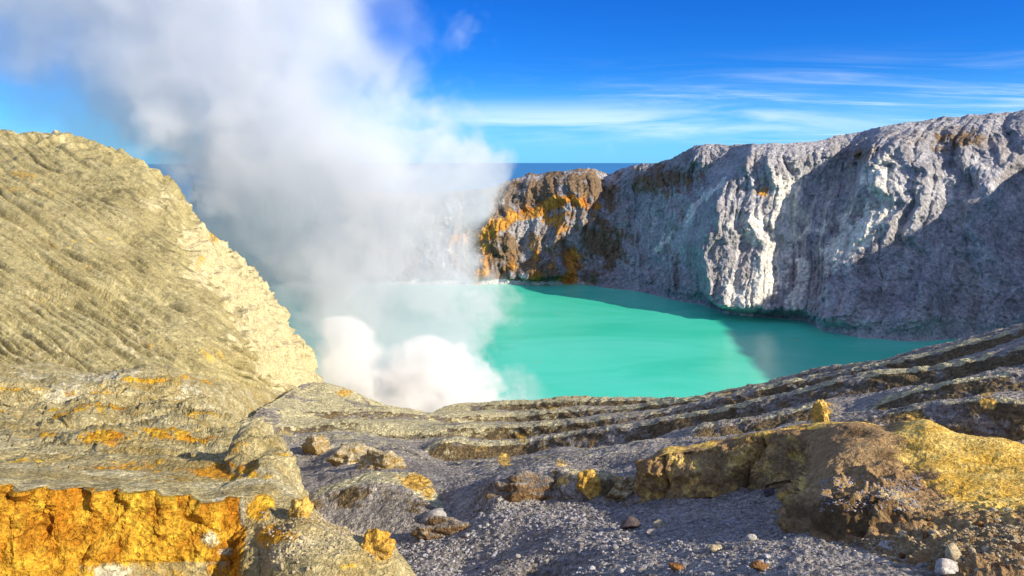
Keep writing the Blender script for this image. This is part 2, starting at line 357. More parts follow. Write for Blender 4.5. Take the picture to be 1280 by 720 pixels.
# ------------------------------------------------------------------ sulphur bench with the orange cliff front
px = np.arange(-300, 560, 1.1)
B = [
 [(-300,1000,19),(0,1000,20),(300,1000,22),(560,1000,22)],
 [(-300,800,24),(0,800,26),(296,780,29.4),(318,735,29),(345,712,28.5),(390,704,28.2),(440,700,28.8),(484,700,29.5),(510,722,29.5),(560,800,29)],
 [(-300,706,25),(0,704,27),(296,700,30.6),(318,690,30),(345,676,29.4),(370,664,29.5),(384,658,30),(404,668,30),(437,676,30),(465,680,30.4),(484,684,30.5),(510,712,30.2),(560,790,29.6)],
 [(-300,600,25.5),(0,603,27.4),(18,606,27.9),(24,613,27.6),(58,605,28.5),(66,611,28.2),(104,606,29.2),(112,614,28.8),(150,609,29.8),(158,616,29.5),(196,612,30.3),(206,620,30),(240,617,30.9),(250,629,30.5),(276,626,31.1),(284,620,31.5),(296,622,31.5),(314,622,31.8),(338,625,32.2),(342,632,32.2),(366,630,32.6),(385,629,32.8),(390,648,32.8),(404,655,32.9),(437,664,33),(444,674,33.1),(463,671,33.2),(484,675,33.3),(492,690,33.3),(510,720,33),(560,810,32.5)],
 [(-300,590,34),(0,592,35),(100,596,35),(200,602,35),(260,606,35),(300,602,35),(340,598,35),(362,606,36),(372,622,35),(385,633,34.4),(404,660,34.4),(437,670,34.4),(484,682,34.6),(510,730,34),(560,830,33.5)],
 [(-300,560,50),(0,562,50),(200,568,48),(260,577,45.5),(286,582,44),(294,574,43),(298,562,43),(306,548,43),(317,547,43),(336,557,42),(345,568,41),(350,585,39.5),(362,611,37.5),(385,645,36),(437,690,36.2),(510,760,35.5),(560,850,35)],
 [(-300,528,66),(0,530,66),(150,531,66),(220,534,63),(262,545,58),(285,556,54),(300,572,51),(340,600,47),(362,640,42),(400,700,42),(560,870,38)],
 [(-300,516,72),(0,519,72),(110,517,72),(200,518,72),(230,514,72),(262,520,70),(285,536,68),(305,575,66),(345,610,64),(400,660,60),(560,800,52)],
 [(-300,482,75),(0,484,75.3),(50,491,74.5),(97,488,75),(140,486,75.5),(160,480,76),(190,476,76.3),(212,481,76),(232,500,75.5),(262,517,74),(288,538,76),(305,575,80),(345,600,84),(400,640,84),(560,760,66)],
 [(-300,462,98),(0,466,98),(97,474,98),(160,470,98),(215,466,100),(250,488,100),(280,526,100),(291,540,104),(303,532,113),(324,520,122),(350,507,132),(372,500,140),(400,540,146),(560,720,90)],
 [(-300,450,112),(0,446,112),(97,462,112),(173,466,114),(220,466,117),(280,475,122),(340,479,142),(372,484,150),(400,530,154),(560,640,150)],
 [(-300,450,132),(0,446,132),(220,466,137),(340,486,156),(400,540,166),(560,640,160)],
]
P, PX, PY = sheet(B, px, [20, 60, 90, 26, 50, 44, 20, 44, 26, 20, 10], soft=1, rag=.5)
knob(P, [(105,535,62,2.0,.8),(118,537,60,1.4,.7),(160,560,50,3,.6),(240,535,60,3,.6)])
N = grid_normals(P); st = 1 - N[..., 2]; dist = P[..., 1]; w = np.clip(dist / 60, .45, 1.5)
front = smooth(33, 32, dist) * smooth(0.3, 0.6, st) * smooth(335, 318, PX)
d = 0.42 * w * fbm(P / 7, 3)
# bedding on the bench: long thin steps that run across the slope
u = np.stack([P[..., 0] * .10 + .1 * P[..., 1], P[..., 1] * .42 - .12 * P[..., 0], P[..., 2] * 1.2], -1)
d += 0.30 * w * ridged(u, 4, .6) * (1 - front) * smooth(33, 40, dist) * smooth(115, 80, dist)
sawc = P[..., 1] * .26 - P[..., 0] * .10 + 1.3 * fbm(P / 9, 3) + .3 * fbm(P / 2, 3)
sw = sawc - np.floor(sawc); hollow = smooth(.0, .08, sw) * smooth(.42, .2, sw)
on = (1 - front) * smooth(33, 37, dist) * smooth(80, 70, dist)
d += .5 * smooth(50, 44, dist) * smooth(36, 39, dist) * smooth(275, 300, PX) * (.6 - worley(P / np.array([1.1, 1.1, 1.4]))) * 2
d += .75 * w * (smooth(0, .1, sw) * (1 - sw) - .5) * -on
flute = ridged(np.stack([P[..., 0] * .8, P[..., 1] * .2, P[..., 2] * .12], -1), 3)
d += 0.30 * flute * smooth(520, 512, PY) * smooth(470, 482, PY) * smooth(0.15, .4, st) * smooth(78, 76, dist)
d += front * (.30 * (.6 - worley(P / np.array([1.6, 1.6, 1.9]) + .3 * fbm(P, 2)[..., None])) + .20 * ridged(P / 1.1, 5, .6) + .35 * fbm(P / 3.2, 3) - .35 * cut(P / np.array([4, 4, 7]) + .2 * fbm(P / 2, 2)[..., None], .08))
d += 0.13 * w * ridged(P / 1.6, 4) * (1 - .6 * front) + 0.05 * w * fbm(P / .4, 3, .6)
P = P + N * d[..., None]
o = blobs(PX, PY, [(325,636,18,18,1.2),(377,637,11,12,1.1),(345,668,36,16,0.75),(475,690,16,9,1),(430,712,30,10,0.6),(310,578,20,8,0.495),(305,590,30,5,0.77),(270,598,75,5,0.77),
                   (240,560,45,4,0.88),(190,562,37.5,3.5,0.99),(130,568,37.5,3.5,0.935),(205,556,37.5,3,0.88),(60,558,50,2.5,0.66),(110,535,20,5,0.77),(40,526,112.5,2.2,0.66),(130,522,50,2.2,0.77),(15,494,50,3,0.88),(190,482,37.5,3,0.88),(165,484,15,3,0.66),(245,478,37.5,4,0.66),(330,476,25,2.5,0.77),
                   (80,540,75,2.2,0.55),(250,540,37.5,2.5,0.66),(150,590,87.5,3,0.66),(20,585,62.5,2.5,0.77)])
o = np.maximum(o, .62 * hollow * on * smooth(-.5, .3, perlin(P / 7) + .1))
o = np.maximum(o, 1.25 * front * smooth(322, 308, PX) * smooth(600, 612, PY))

p_ = blobs(PX, PY, [(266,668,16,16,1.15),(272,690,26,12,.95),(303,640,3.5,22,1.3),(275,627,12,4,1.0),(140,715,40,14,.85),(80,500,30,14,.8),(130,480,60,8,.7),(40,478,50,8,.6),(225,495,16,22,.7),(150,545,60,5,.6),(60,548,60,4,.55),(280,500,50,30,.35),(240,500,10,20,.6)])
o = o * (1 - .9 * blobs(PX, PY, [(266,672,17,22,1),(285,690,26,10,.9),(303,640,4,24,1),(140,716,40,10,.8)]))
b_ = blobs(PX, PY, [(20,508,40,8,.45),(190,505,24,14,.35),(100,612,70,3,.6),(220,604,60,4,.5),(350,690,30,14,.3),(420,690,40,16,.3)])
# olive gravel faces of the step
bench = raw_mesh('bench', P.reshape(-1, 3), grid_faces(*P.shape[:2]), M_BENCH, np.stack([o, p_, b_, np.ones_like(o)], -1).reshape(-1, 4), flow=np.where(front[..., None] > .3, P * np.array([.5, .5, .35]), u * .8).reshape(-1, 3))
tag(bench, 'layered pale yellow rock bench ending in a bright orange sulphur cliff', 'rock bench', kind='structure')
SH['B'] = P

# ------------------------------------------------------------------ the ridge on the other side of the gully
px = np.arange(-300, 500, 1.15)
C = [
 [(-300,500,97),(0,490,100),(220,500,106),(340,510,134),(372,515,143),(400,540,148),(500,640,150)],
 [(-300,462,100),(0,455,104),(100,466,106),(173,470,108),(220,470,111),(280,479,118),(340,484,138),(372,490,147),(400,510,152),(500,620,150)],
 [(-300,380,122),(0,370,126),(120,390,128),(200,402,130),(260,412,132),(310,428,135),(340,440,150),(372,462,156),(400,500,157),(500,610,156)],
 [(-300,270,160),(0,262,165),(100,280,166),(180,305,165),(230,330,164),(280,360,165),(320,390,166),(345,415,166),(375,455,162),(398,495,158),(500,605,155)],
 [(-300,150,228),(-60,158,228),(0,160,226),(75,163,225),(110,178,222),(150,189,220),(185,207,217),(200,222,215),(215,226,214),(235,255,212),(262,285,208),(285,310,204),(330,350,195),(340,365,192),(360,395,185),(380,430,178),(390,455,172),(397,475,168),(420,520,165),(500,600,160)],
]
last = C[-1]
C.append([(p, y + 6, Y + 8) for p, y, Y in last])
C.append([(p, y + 110, Y + 90) for p, y, Y in last])
C.append([(p, YH + 165 * F / (Y + 260), Y + 260) for p, y, Y in last])
P, PX, PY = sheet(C, px, [14, 90, 110, 130, 8, 20, 10])
N = grid_normals(P)
# rills run down to the right; they are cut into the slope
a = PX * .86 + PY * .5; bq = PY * .86 - PX * .5 + 4 * np.asarray(fbm(P / 30, 2))
za = 0 * a
wv = 1.8 * np.asarray(fbm(P / 9 + 9, 3)); bq = bq + wv
r1 = cut(np.stack([a / 420, bq / 34, za], -1), .06) + .7 * cut(np.stack([a / 240, bq / 15, za + 5], -1), .07)
r2 = cut(np.stack([a / 160 + 9, bq / 7.5, za + 3], -1), .10) + .6 * cut(np.stack([a / 90, bq / 4.0, za + 8], -1), .16)
r2 = r2 * (.25 + .9 * smooth(-.3, .45, perlin(np.stack([a / 70, bq / 40, za + 22], -1)) + .4 * perlin(np.stack([a / 25, bq / 12, za + 31], -1))))
r1 = r1 * smooth(-.35, .3, perlin(np.stack([a / 90, bq / 60, za + 2], -1)) + .25)
cliff = smooth(-12, 14, (PX - 232) - (PY - 300) * .62) * smooth(250, 300, PY)
top = smooth(300, 200, PY)
d = .8 * fbm(P / 40, 3) * smooth(4, 40, np.abs(PY - 470))
d -= (1.9 * r1 + 0.7 * r2 * (1 - .3 * top)) * (1 - cliff) * (.6 + .4 * smooth(170, 260, PY))
cw = worley(P / np.array([8, 8, 13]) + .3 * fbm(P / 8, 2)[..., None])
d += cliff * (3.2 * (.32 - cw) + 1.3 * (ridged(P / np.array([4.5, 4.5, 16]), 4) - .8))
d += (.12 + .5 * top) * (1.2 * (.5 - worley(P / 4.5)) + .35 * ridged(P / 4, 4)) + 0.16 * fbm(P / 1.3, 3, .6)
crestm = smooth(30, 5, np.abs(PY - np.interp(PX, [0,75,150,215,262,330,385,397], [160,163,189,226,285,350,440,475])))
d += crestm * 1.3 * (ridged(P / 9, 3) - .9)
P = P + N * d[..., None]
o = blobs(PX, PY, [(268,285,10,24,.95),(250,262,8,10,.7),(30,215,50,10,.45),(60,240,50,14,.4),(250,330,10,18,.5),(340,440,20,20,.3),(15,235,40,8,.5),(100,300,90,10,.3),(40,375,50,6,.4),(270,440,40,12,.45),(200,425,40,8,.4),(100,330,60,8,.35)])
p_ = np.maximum(.72 * cliff, blobs(PX, PY, [(255,330,18,30,.95),(300,360,30,30,.6),(300,420,40,30,.5),(200,250,30,16,.5),(60,163,40,4,.6),(150,430,90,30,.4),(60,440,60,14,.5),(330,460,16,20,.8),(180,400,90,20,.35)]))
b_ = np.maximum(blobs(PX, PY, [(130,240,90,36,.5),(205,300,60,40,.5),(40,190,60,20,.4),(100,200,60,14,.4),(100,153+60,14,4,.6),(390,455,14,24,.5)]), 0)
hill = raw_mesh('hill', P.reshape(-1, 3), grid_faces(*P.shape[:2]), M_HILL, np.stack([o, p_, b_, np.ones_like(o)], -1).reshape(-1, 4), flow=np.stack([a / 60, bq / 5.5, za], -1).reshape(-1, 3))
tag(hill, 'tan ash ridge scored with diagonal rills sloping down behind the steam', 'hill', kind='structure')

# ------------------------------------------------------------------ ochre cliff and mound on the right
px = np.arange(770, 1640, 1.1)
D = [
 [(770,1000,15),(1000,1000,14.5),(1640,1000,12)],
 [(770,760,27),(1000,735,24.5),(1050,720,22.5),(1150,720,21),(1280,720,19.5),(1640,770,17)],
 [(770,665,40),(800,640,40.6),(862,634,39.6),(940,628,38.6),(965,618,37.8),(1000,606,36.6),(1008,690,26.5),(1026,698,25.4),(1060,698,24.6),(1102,686,24.2),(1140,664,24.4),(1170,654,24.6),(1280,680,22),(1640,720,19)],
 [(770,663,41),(800,634,40.8),(862,628,39.8),(940,622,38.8),(965,612,38.0),(1002,602,36.8),(1010,676,27.2),(1020,650,27.8),(1040,626,28.4),(1070,607,29),(1100,600,29.5),(1127,599,29.8),(1150,604,29),(1180,630,26.6),(1280,664,23),(1640,712,20)],
 [(770,660,41.2),(792,640,41.4),(800,594,41.6),(806,580,41.6),(830,566,41.4),(865,562,41),(890,560,40.7),(915,552,40.5),(960,547,39.5),(1000,541,38.6),(1041,535,37.5),(1075,536,36.5),(1100,545,35),(1115,563,33),(1130,578,31.5),(1160,592,29.5),(1280,630,25.5),(1640,670,22)],
 [(770,660,42),(792,640,42.4),(800,588,43),(830,562,43.5),(865,557,43.5),(915,548,43),(960,541,42.5),(1000,533,42),(1041,528,41.3),(1081,527,40.5),(1102,532,39.6),(1118,526,38.6),(1130,521,38),(1157,519,37.2),(1176,526,36.4),(1194,538,35.4),(1225,544,34.4),(1249,548,33.6),(1280,560,32.6),(1640,640,28)],
]
last = D[-1]
D.append([(p, y + 10, Y + 1.2) for p, y, Y in last]); D.append([(p, y + 90, Y + 5) for p, y, Y in last])
P, PX, PY = sheet(D, px, [20, 60, 60, 90, 50, 8, 14])
N = grid_normals(P); st = 1 - N[..., 2]; dist = P[..., 1]
cl = smooth(.22, .55, st); knoll = blobs(PX, PY, [(1075,640,75,55,1.3)])
d = .35 * fbm(P / 5, 3) 
d += cl * (.95 * (.55 - worley(P / np.array([2.3, 2.3, 1.7]) + .35 * fbm(P / 1.2, 2)[..., None])) + .22 * ridged(P / 1.1, 4) + .22 * perlin(P * np.array([.25, .25, 2.2])) - .5 * cut(P / np.array([3, 3, 4.5]) + .25 * fbm(P / 1.5, 2)[..., None], .07))
d += knoll * (.35 * ridged(P / np.array([1.6, 1.6, 1.0]), 4) + .2 * (.5 - worley(P / .7)))
d += (1 - cl) * (.03 * ridged(P / 1.5, 3) + .02 * fbm(P / .3, 3, .65)) + .02 * fbm(P / .35, 3, .6) + .02 * cl * fbm(P / .35, 3, .6)
rub = smooth(615, 660, PY) * smooth(1000, 1080, PX)
d += rub * .16 * ridged(P / .7, 3)
P = P + N * d[..., None]
o = np.maximum(blobs(PX, PY, [(1200,560,75,42,1.3),(1240,600,75,45,1.2),(1160,540,42,28,1.3),(1280,600,70,60,1.2),(1400,640,120,90,1.2),(1150,575,30,24,.9),(930,546,50,4.5,.9),(1040,531,60,5,1.1),(840,562,30,5,.8),(880,556,26,5,.9),(1000,538,50,4,.9),(1260,660,40,26,.45),(1180,610,40,20,.6)]),
               .42 * cl * smooth(1100, 1000, PX))
p_ = blobs(PX, PY, [(1150,690,60,24,.45),(1220,690,60,24,.4),(1120,640,30,10,.5),(1000,602,14,10,.4)])
b_ = blobs(PX, PY, [(1080,548,40,10,.6),(1060,670,60,22,.9),(1020,660,22,26,.7),(1110,655,40,14,.7),(1110,575,30,14,.6),(1000,570,40,16,.45),(1180,650,26,14,.5),(1250,690,20,12,.5),(940,580,30,16,.35),(850,590,20,14,.2)])
mound = raw_mesh('ochre_mound', P.reshape(-1, 3), grid_faces(*P.shape[:2]), M_OCHRE, np.stack([o, p_, b_, np.ones_like(o)], -1).reshape(-1, 4), flow=(P * np.array([.2, .2, 1.6])).reshape(-1, 3))
tag(mound, 'bright ochre mound running into a low brown rock cliff above the gravel', 'mound', kind='structure')
SH['D'] = P

# ------------------------------------------------------------------ crater wall round the lake
def lakeY(py): return HC * F / (py - YH)
vis = [  # px, shoreline py, crest px, crest py, crest distance
 (250,366,240,226,1000),(330,360,330,229,1030),(400,358,400,233,1050),(450,357,440,238,1060),(490,356,480,241,1070),(530,355,520,242,1075),(570,355,565,240,1075),(613,355,616,234,1070),(661,355,661,218,1070),(690,355,693,215,1065),
 (724,355,724,211,1060),(740,357,738,211,1055),(765,361,762,219,1045),(790,364,790,206,1020),(815,369,818,205,1005),(839,374,838,200,985),(870,379,870,183,960),(900,384,900,182,940),(938,389,945,181,920),
 (975,394,990,180,905),(1009,400,1030,176,890),(1027,411,1067,168,875),(1076,422,1120,157,850),(1102,423,1150,151,840),(1138,427,1191,147,825),(1198,423,1240,142,812),(1250,424,1280,138,800)]
ST = []
for a, b, c, dd, e in vis:
    Y = lakeY(b); ST.append((float(Xw(a, Y)), Y, float(Xw(c, e)), e, float(Zw(dd, e))))
ST += [(458,640,588,735,198),(460,560,606,640,210),(462,450,606,520,224),(458,340,600,390,230),(448,220,590,250,222),(420,100,560,80,204),(340,0,440,-90,194),(220,-90,280,-200,188),(40,-140,40,-260,186)]
ST = np.array(ST)
seg = np.concatenate([[0], np.cumsum(np.hypot(np.diff(ST[:, 0] + ST[:, 2]), np.diff(ST[:, 1] + ST[:, 3])) / 2)])
# columns: dense where the frame sees the wall
nvis = len(vis)
s1 = np.linspace(0, seg[nvis], 1250); s2 = np.linspace(seg[nvis], seg[-1], 160)[1:]
s = np.concatenate([s1, s2])
W = np.stack([np.interp(s, seg, ST[:, k]) for k in range(5)], -1)
kw = np.exp(-.5 * (np.arange(-15, 16) / 6.0) ** 2); kw /= kw.sum()
for k in (0, 1, 2, 3): W[:, k] = np.convolve(np.pad(W[:, k], 15, mode='edge'), kw, mode='valid')
t = np.concatenate([np.linspace(-.06, 1, 330), ])
T = t[:, None]
prof = T + .10 * np.sin(T * math.pi * 2) * -.6
P = np.empty((len(t), len(s), 3))
P[..., 0] = W[None, :, 0] * (1 - T) + W[None, :, 2] * T
P[..., 1] = W[None, :, 1] * (1 - T) + W[None, :, 3] * T
P[..., 2] = np.where(T < 0, T * 200, W[None, :, 4] * prof)
# the outside of the cone behind the rim
back = []
nx = (W[:, 2] - W[:, 0]); ny = (W[:, 3] - W[:, 1]); L_ = np.hypot(nx, ny) + 1e-6; nx /= L_; ny /= L_
for off, dz in ((8, -1), (30, -6), (90, -30), (220, -90), (500, -240), (1200, -560), (2600, -930)):
    back.append(np.stack([W[:, 2] + nx * off, W[:, 3] + ny * off, W[:, 4] + dz], -1))
PXw = PXC + P[..., 0] / np.maximum(P[..., 1], 60) * F; PYw = YH + (HC - P[..., 2]) / np.maximum(P[..., 1], 60) * F
SS = np.broadcast_to(s[None, :], P.shape[:2]); TT = np.broadcast_to(T, P.shape[:2])
inward = np.stack([-nx, -ny, 0 * nx], -1)[None]
warp = 14 * fbm(P / 70, 3)
rib1 = ridged(np.stack([(SS + 1.6 * warp) / 95, P[..., 2] / 330, 0 * SS], -1), 3, .5)
rib2 = ridged(np.stack([(SS + warp) / 34 + 5, P[..., 2] / 110, 0 * SS + 4], -1), 4, .55)
env = smooth(-.06, .12, TT) * (0.25 + 0.75 * smooth(1.0, .8, TT))
w1 = worley(np.stack([(SS + 1.2 * warp) / 46, P[..., 2] / 95, 0 * SS], -1)); w2 = worley(np.stack([(SS + warp) / 17 + 3, (P[..., 2] + warp) / 34, 0 * SS + 2], -1)); w3 = worley(P / np.array([9, 9, 15]) + .3 * fbm(P / 8, 2)[..., None])
d = env * (13 * rib1 + 5.0 * rib2 + 24 * (.45 - w1) + 11 * (.5 - w2) + 3.4 * (.5 - w3)) + 2.4 * env * ridged(P / np.array([13, 13, 26]), 5, .6) + .8 * fbm(P / 5, 3, .6)
# spurs standing out from the wall
def spur(pts, wd, amp):
    return band(PXw, PYw, pts, wd, amp)
def buttress(pts, wl, wr, amp):
    """a spur with a steep left flank and a long right flank that faces the viewer"""
    p = np.array(pts, float); q = PXw - np.interp(PYw, p[:, 1], p[:, 0])
    f = smooth(p[0, 1] - 25, p[0, 1] + 15, PYw) * smooth(p[-1, 1] + 30, p[-1, 1] - 5, PYw)
    return amp * f * np.where(q < 0, np.exp(-(q / wl) ** 2), np.exp(-(q / wr) ** 2))
d += buttress([(955,180),(905,235),(880,300),(892,350),(912,390)], 18, 95, 72) + buttress([(1105,165),(1085,230),(1062,290),(1045,340),(1038,400)], 14, 60, 22)
d += buttress([(1215,200),(1200,260),(1180,330),(1170,410)], 18, 60, 10) + spur([(724,211),(700,260),(690,310),(684,350)], 30, 16)
d += spur([(840,200),(880,190),(930,190)], 16, 12) + spur([(610,240),(620,290),(600,350)], 20, 12)
d -= spur([(760,230),(790,270),(770,320),(800,362)], 28, 20) + spur([(655,300),(625,350)], 9, 10)
gul = cut(np.stack([(SS + warp) / 26, P[..., 2] / 240, 0 * SS + 9], -1), .10) * smooth(.5, .85, TT) + .6 * cut(np.stack([(SS + .6 * warp) / 13, P[..., 2] / 150, 0 * SS + 19], -1), .12)
d -= 7 * gul * env
ch = .35 + .65 * smooth(.0, .15, TT)
P = P + inward * (d * ch)[..., None]
P[..., 2] += (2.0 * fbm(P / 30, 4, .6) + .8 * ridged(P / 11, 3)) * smooth(-.02, .1, TT)
Pall = np.concatenate([P, np.array(back)], 0)
och = np.maximum.reduce([band(PXw, PYw, [(560,300),(612,292),(640,270),(672,262),(705,250),(730,252),(745,258)], 10, .85), band(PXw, PYw, [(612,296),(606,330),(596,352)], 10, .6),
    blobs(PXw, PYw, [(712,346,14,14,1.2),(670,342,12,16,.7),(700,275,30,22,.6),(715,320,16,26,.6),(668,318,18,26,.5),(640,330,14,22,.45),(960,240,16,14,.6),(690,320,30,30,.4),(600,320,14,24,.5),(625,280,16,12,.6)])])
wht = np.maximum.reduce([band(PXw, PYw, [(905,225),(880,245),(845,280),(822,310)], 6, .7), band(PXw, PYw, [(985,235),(990,270),(975,300),(960,340),(925,370),(925,392)], 22, .95), band(PXw, PYw, [(1010,330),(1000,370)], 14, .8),  # spurs whitened where the sun strikes, light put into colour; pale shoreline too
    band(PXw, PYw, [(1110,215),(1105,260),(1080,290),(1050,310)], 26, .8), blobs(PXw, PYw, [(920,360,16,30,1),(950,280,46,50,.5),(980,330,30,40,.6),(1060,280,40,40,.6),(1110,220,40,40,.4),(560,310,18,50,.55),(655,340,20,14,.4)]), np.where(PYw > 0, .8 * np.exp(-((P[..., 2] - 2) / 3.5) ** 2) * smooth(780, 700, PXw), 0)])
red = np.maximum((.66 + .35 * fbm(P / np.array([40, 40, 90]), 3)) * smooth(830, 735, PXw + 25 * fbm(P / 45, 3)) * smooth(100, 200, PXw), blobs(PXw, PYw, [(830,225,60,26,.75),(760,250,30,30,.6),(1200,175,110,22,.55),(1080,195,60,22,.5),(930,200,50,14,.5),(640,300,60,40,.55),(700,300,60,40,.5),(680,240,60,18,.35)]))
mk = np.zeros(Pall.shape[:2] + (4,), np.float32); mk[..., 3] = 1
k = len(t); mk[:k, :, 0] = och; mk[:k, :, 1] = wht; mk[:k, :, 2] = red
wall = raw_mesh('crater_wall', Pall.reshape(-1, 3), grid_faces(*Pall.shape[:2]), M_WALL, mk.reshape(-1, 4), flow=np.concatenate([np.stack([(SS + warp) / 14, P[..., 2] / 60, 0 * SS], -1), np.zeros((len(back), P.shape[1], 3))], 0).reshape(-1, 3))
tag(wall, 'high grey and rust crater wall curving round the far side of the lake', 'crater wall', kind='structure')

# ------------------------------------------------------------------ lake and the lowland far below
def simple(name): m = bpy.data.materials.new(name); return m, NB(nt(m))
m, b = simple('lake_water')
geo = b.n('ShaderNodeNewGeometry'); pos = geo.outputs['Position']
big = b.noise(b.mapv(pos, (1, 2.2, 1)), .006, 5, .6, .8); mid = b.noise(b.mapv(pos, (1, 2.5, 1)), .03, 4, .6, .6)
c = b.mix(b.ramp(big, .3, .7), rgb(.04,.65,.41), rgb(.10,.77,.53))
c = b.mix(b.ramp(mid, .62, .74, 0, .5), c, rgb(.22,.60,.22))
lt = b.noise(b.mapv(pos, (.3, 1.6, 1), (0, 0, .2)), .02, 5, .65, .5)
c = b.mix(b.ramp(lt, .5, .75, 0, .45), c, rgb(.12,.70,.55))
p = b.n('ShaderNodeBsdfPrincipled'); b.l(c, p.inputs['Base Color']); p.inputs['Roughness'].default_value = .2; p.inputs['Specular IOR Level'].default_value = .5
rip = b.noise(b.mapv(pos, (1, 1.6, 1)), .45, 6, .7); bp = b.n('ShaderNodeBump'); bp.inputs['Strength'].default_value = .35; bp.inputs['Distance'].default_value = .5
b.l(rip, bp.inputs['Height']); b.l(bp.outputs[0], p.inputs['Normal'])
b.l(p.outputs[0], b.n('ShaderNodeOutputMaterial').inputs[0])
bx = np.array([(-520, 975), (300, 975), (560, 700), (540, 120), (-520, 120)])
lk = raw_mesh('lake', np.array([(x, y, 0) for x, y in bx]), np.array([[0, 1, 2, 3, 4]])[:, ::-1], m)
tag(lk, 'opaque turquoise crater lake lying below the cliffs', 'lake', kind='structure')
m, b = simple('far_sea')
geo = b.n('ShaderNodeNewGeometry'); n_ = b.noise(geo.outputs['Position'], .0002, 4, .6)
p = b.n('ShaderNodeBsdfPrincipled'); b.l(b.mix(n_, rgb(.04,.20,.44), rgb(.05,.23,.48)), p.inputs['Base Color']); p.inputs['Roughness'].default_value = .7; p.inputs['Specular IOR Level'].default_value = .1
b.l(p.outputs[0], b.n('ShaderNodeOutputMaterial').inputs[0])
ang = np.linspace(0, 2 * math.pi, 97)[:-1]
V = [(0, 0, -900)] + [(90000 * math.cos(a), 90000 * math.sin(a), -900) for a in ang]
sea = raw_mesh('sea', np.array(V), np.array([[0, 1 + i, 1 + (i + 1) % 96] for i in range(96)]), m)
tag(sea, 'deep blue sea on the horizon beyond the crater rim', 'sea', kind='structure')

# ------------------------------------------------------------------ boulders and loose stones
def ico(sub):
    bm = bmesh.new(); bmesh.ops.create_icosphere(bm, subdivisions=sub, radius=1.0)
    bm.verts.ensure_lookup_table()
    V = np.array([v.co[:] for v in bm.verts]); T_ = np.array([[v.index for v in f.verts] for f in bm.faces]); bm.free(); return V, T_
ICO = {k: ico(k) for k in (1, 2, 3, 5)}
def rock_shape(seed, sub, size, cuts=9, rough=.10):
    """broken stone: a ball with flats struck off it, then roughened"""
    r = np.random.default_rng(seed); V, T_ = ICO[sub]; V = V.copy()
    for _ in range(cuts):
        n = r.normal(size=3); n /= np.linalg.norm(n); h = r.uniform(.45, .85)
        e = np.maximum(V @ n - h, 0); V -= e[:, None] * n
    V *= (1 + rough * fbm(V * 1.7 + seed * 3.1, 4, .6) + .06 * (.5 - worley(V * 2.6 + seed)))[:, None]
    return V * np.array(size), T_
M_STONE = {
 'grey': terrain_mat('grey_stone', rgb(.30,.28,.29), rgb(.44,.42,.42), rgb(.5,.3,.1), rgb(.5,.3,.1), rgb(.5,.45,.4), rgb(.2,.2,.2), .12, .5, stones=.2),
 'dark': terrain_mat('dark_stone', rgb(.09,.07,.07), rgb(.15,.12,.11), rgb(.5,.3,.1), rgb(.5,.3,.1), rgb(.5,.45,.4), rgb(.2,.2,.2), .14, .5, stones=.2),
 'pale': terrain_mat('pale_stone', rgb(.40,.36,.32), rgb(.52,.48,.42), rgb(.5,.3,.1), rgb(.5,.3,.1), rgb(.5,.45,.4), rgb(.2,.2,.2), .14, .5, stones=.2),
 'tan': terrain_mat('tan_stone', rgb(.46,.37,.22), rgb(.58,.48,.30), rgb(.5,.3,.1), rgb(.5,.3,.1), rgb(.5,.45,.4), rgb(.2,.2,.2), .14, .6, stones=.2),
 'ochre': terrain_mat('ochre_stone', rgb(.62,.34,.05), rgb(.74,.48,.12), rgb(.5,.3,.1), rgb(.5,.3,.1), rgb(.5,.45,.4), rgb(.2,.2,.2), .2, .8, stones=.3),
 'rust': terrain_mat('rust_stone', rgb(.28,.12,.04), rgb(.38,.20,.07), rgb(.5,.3,.1), rgb(.5,.3,.1), rgb(.5,.45,.4), rgb(.2,.2,.2), .2, .9, stones=.5),
}
PROJ = {}
def spot(sheet_, cx, cy):
    """the point of a terrain sheet that lies at this place of the slope, nearest surface first"""
    if sheet_ not in PROJ:
        Q = SH[sheet_].reshape(-1, 3); ok = Q[:, 1] > 5
        PROJ[sheet_] = (Q, np.where(ok, PXC + Q[:, 0] / Q[:, 1] * F, 1e6), np.where(ok, YH + (HC - Q[:, 2]) / Q[:, 1] * F, 1e6))
    Q, a, c = PROJ[sheet_]
    i = np.nonzero((np.abs(a - cx) < 3) & (np.abs(c - cy) < 3))[0]
    if len(i) == 0: return None
    q = Q[i]; return q[q[:, 1] < q[:, 1].min() + 1.0].mean(0)
def outcrop(name, sh_, cx, cy, wpx, hpx, mat, seed, label, depth=.8, sink=.45, rz=0.0, rough=.30, cat='rock outcrop'):
    """rough knoll growing out of the slope: broken, layered and half sunk"""
    p = spot(sh_, cx, cy + hpx * .4)
    if p is None: return None
    k = p[1] / F; V, T_ = ICO[5]; V = V.copy(); r = np.random.default_rng(seed)
    for _ in range(7):
        n = r.normal(size=3); n[2] *= .5; n /= np.linalg.norm(n); h = r.uniform(.5, .9); V -= np.maximum(V @ n - h, 0)[:, None] * n
    V *= (1 + rough * fbm(V * 1.3 + seed * 3.1, 3, .55) + .26 * (.55 - worley(V * 2.2 + seed)) + .10 * (.5 - worley(V * 6 + seed)) + .05 * perlin(V * np.array([1, 1, 9]) + seed))[:, None]
    size = np.array([wpx * k * .58, wpx * k * .58 * depth, hpx * k * 1.0]); V = V * size
    cv = np.zeros((len(V), 4), np.float32); cv[:, 3] = 1
    o = raw_mesh(name, V, T_, M_STONE[mat] if mat in M_STONE else mat, cv, flow=V * np.array([.3, .3, 2.4]))
    o.location = (p[0], p[1] + size[1] * .5, p[2] + size[2] * (.35 - sink)); o.rotation_euler = (0, 0, rz); tag(o, label, cat); return o
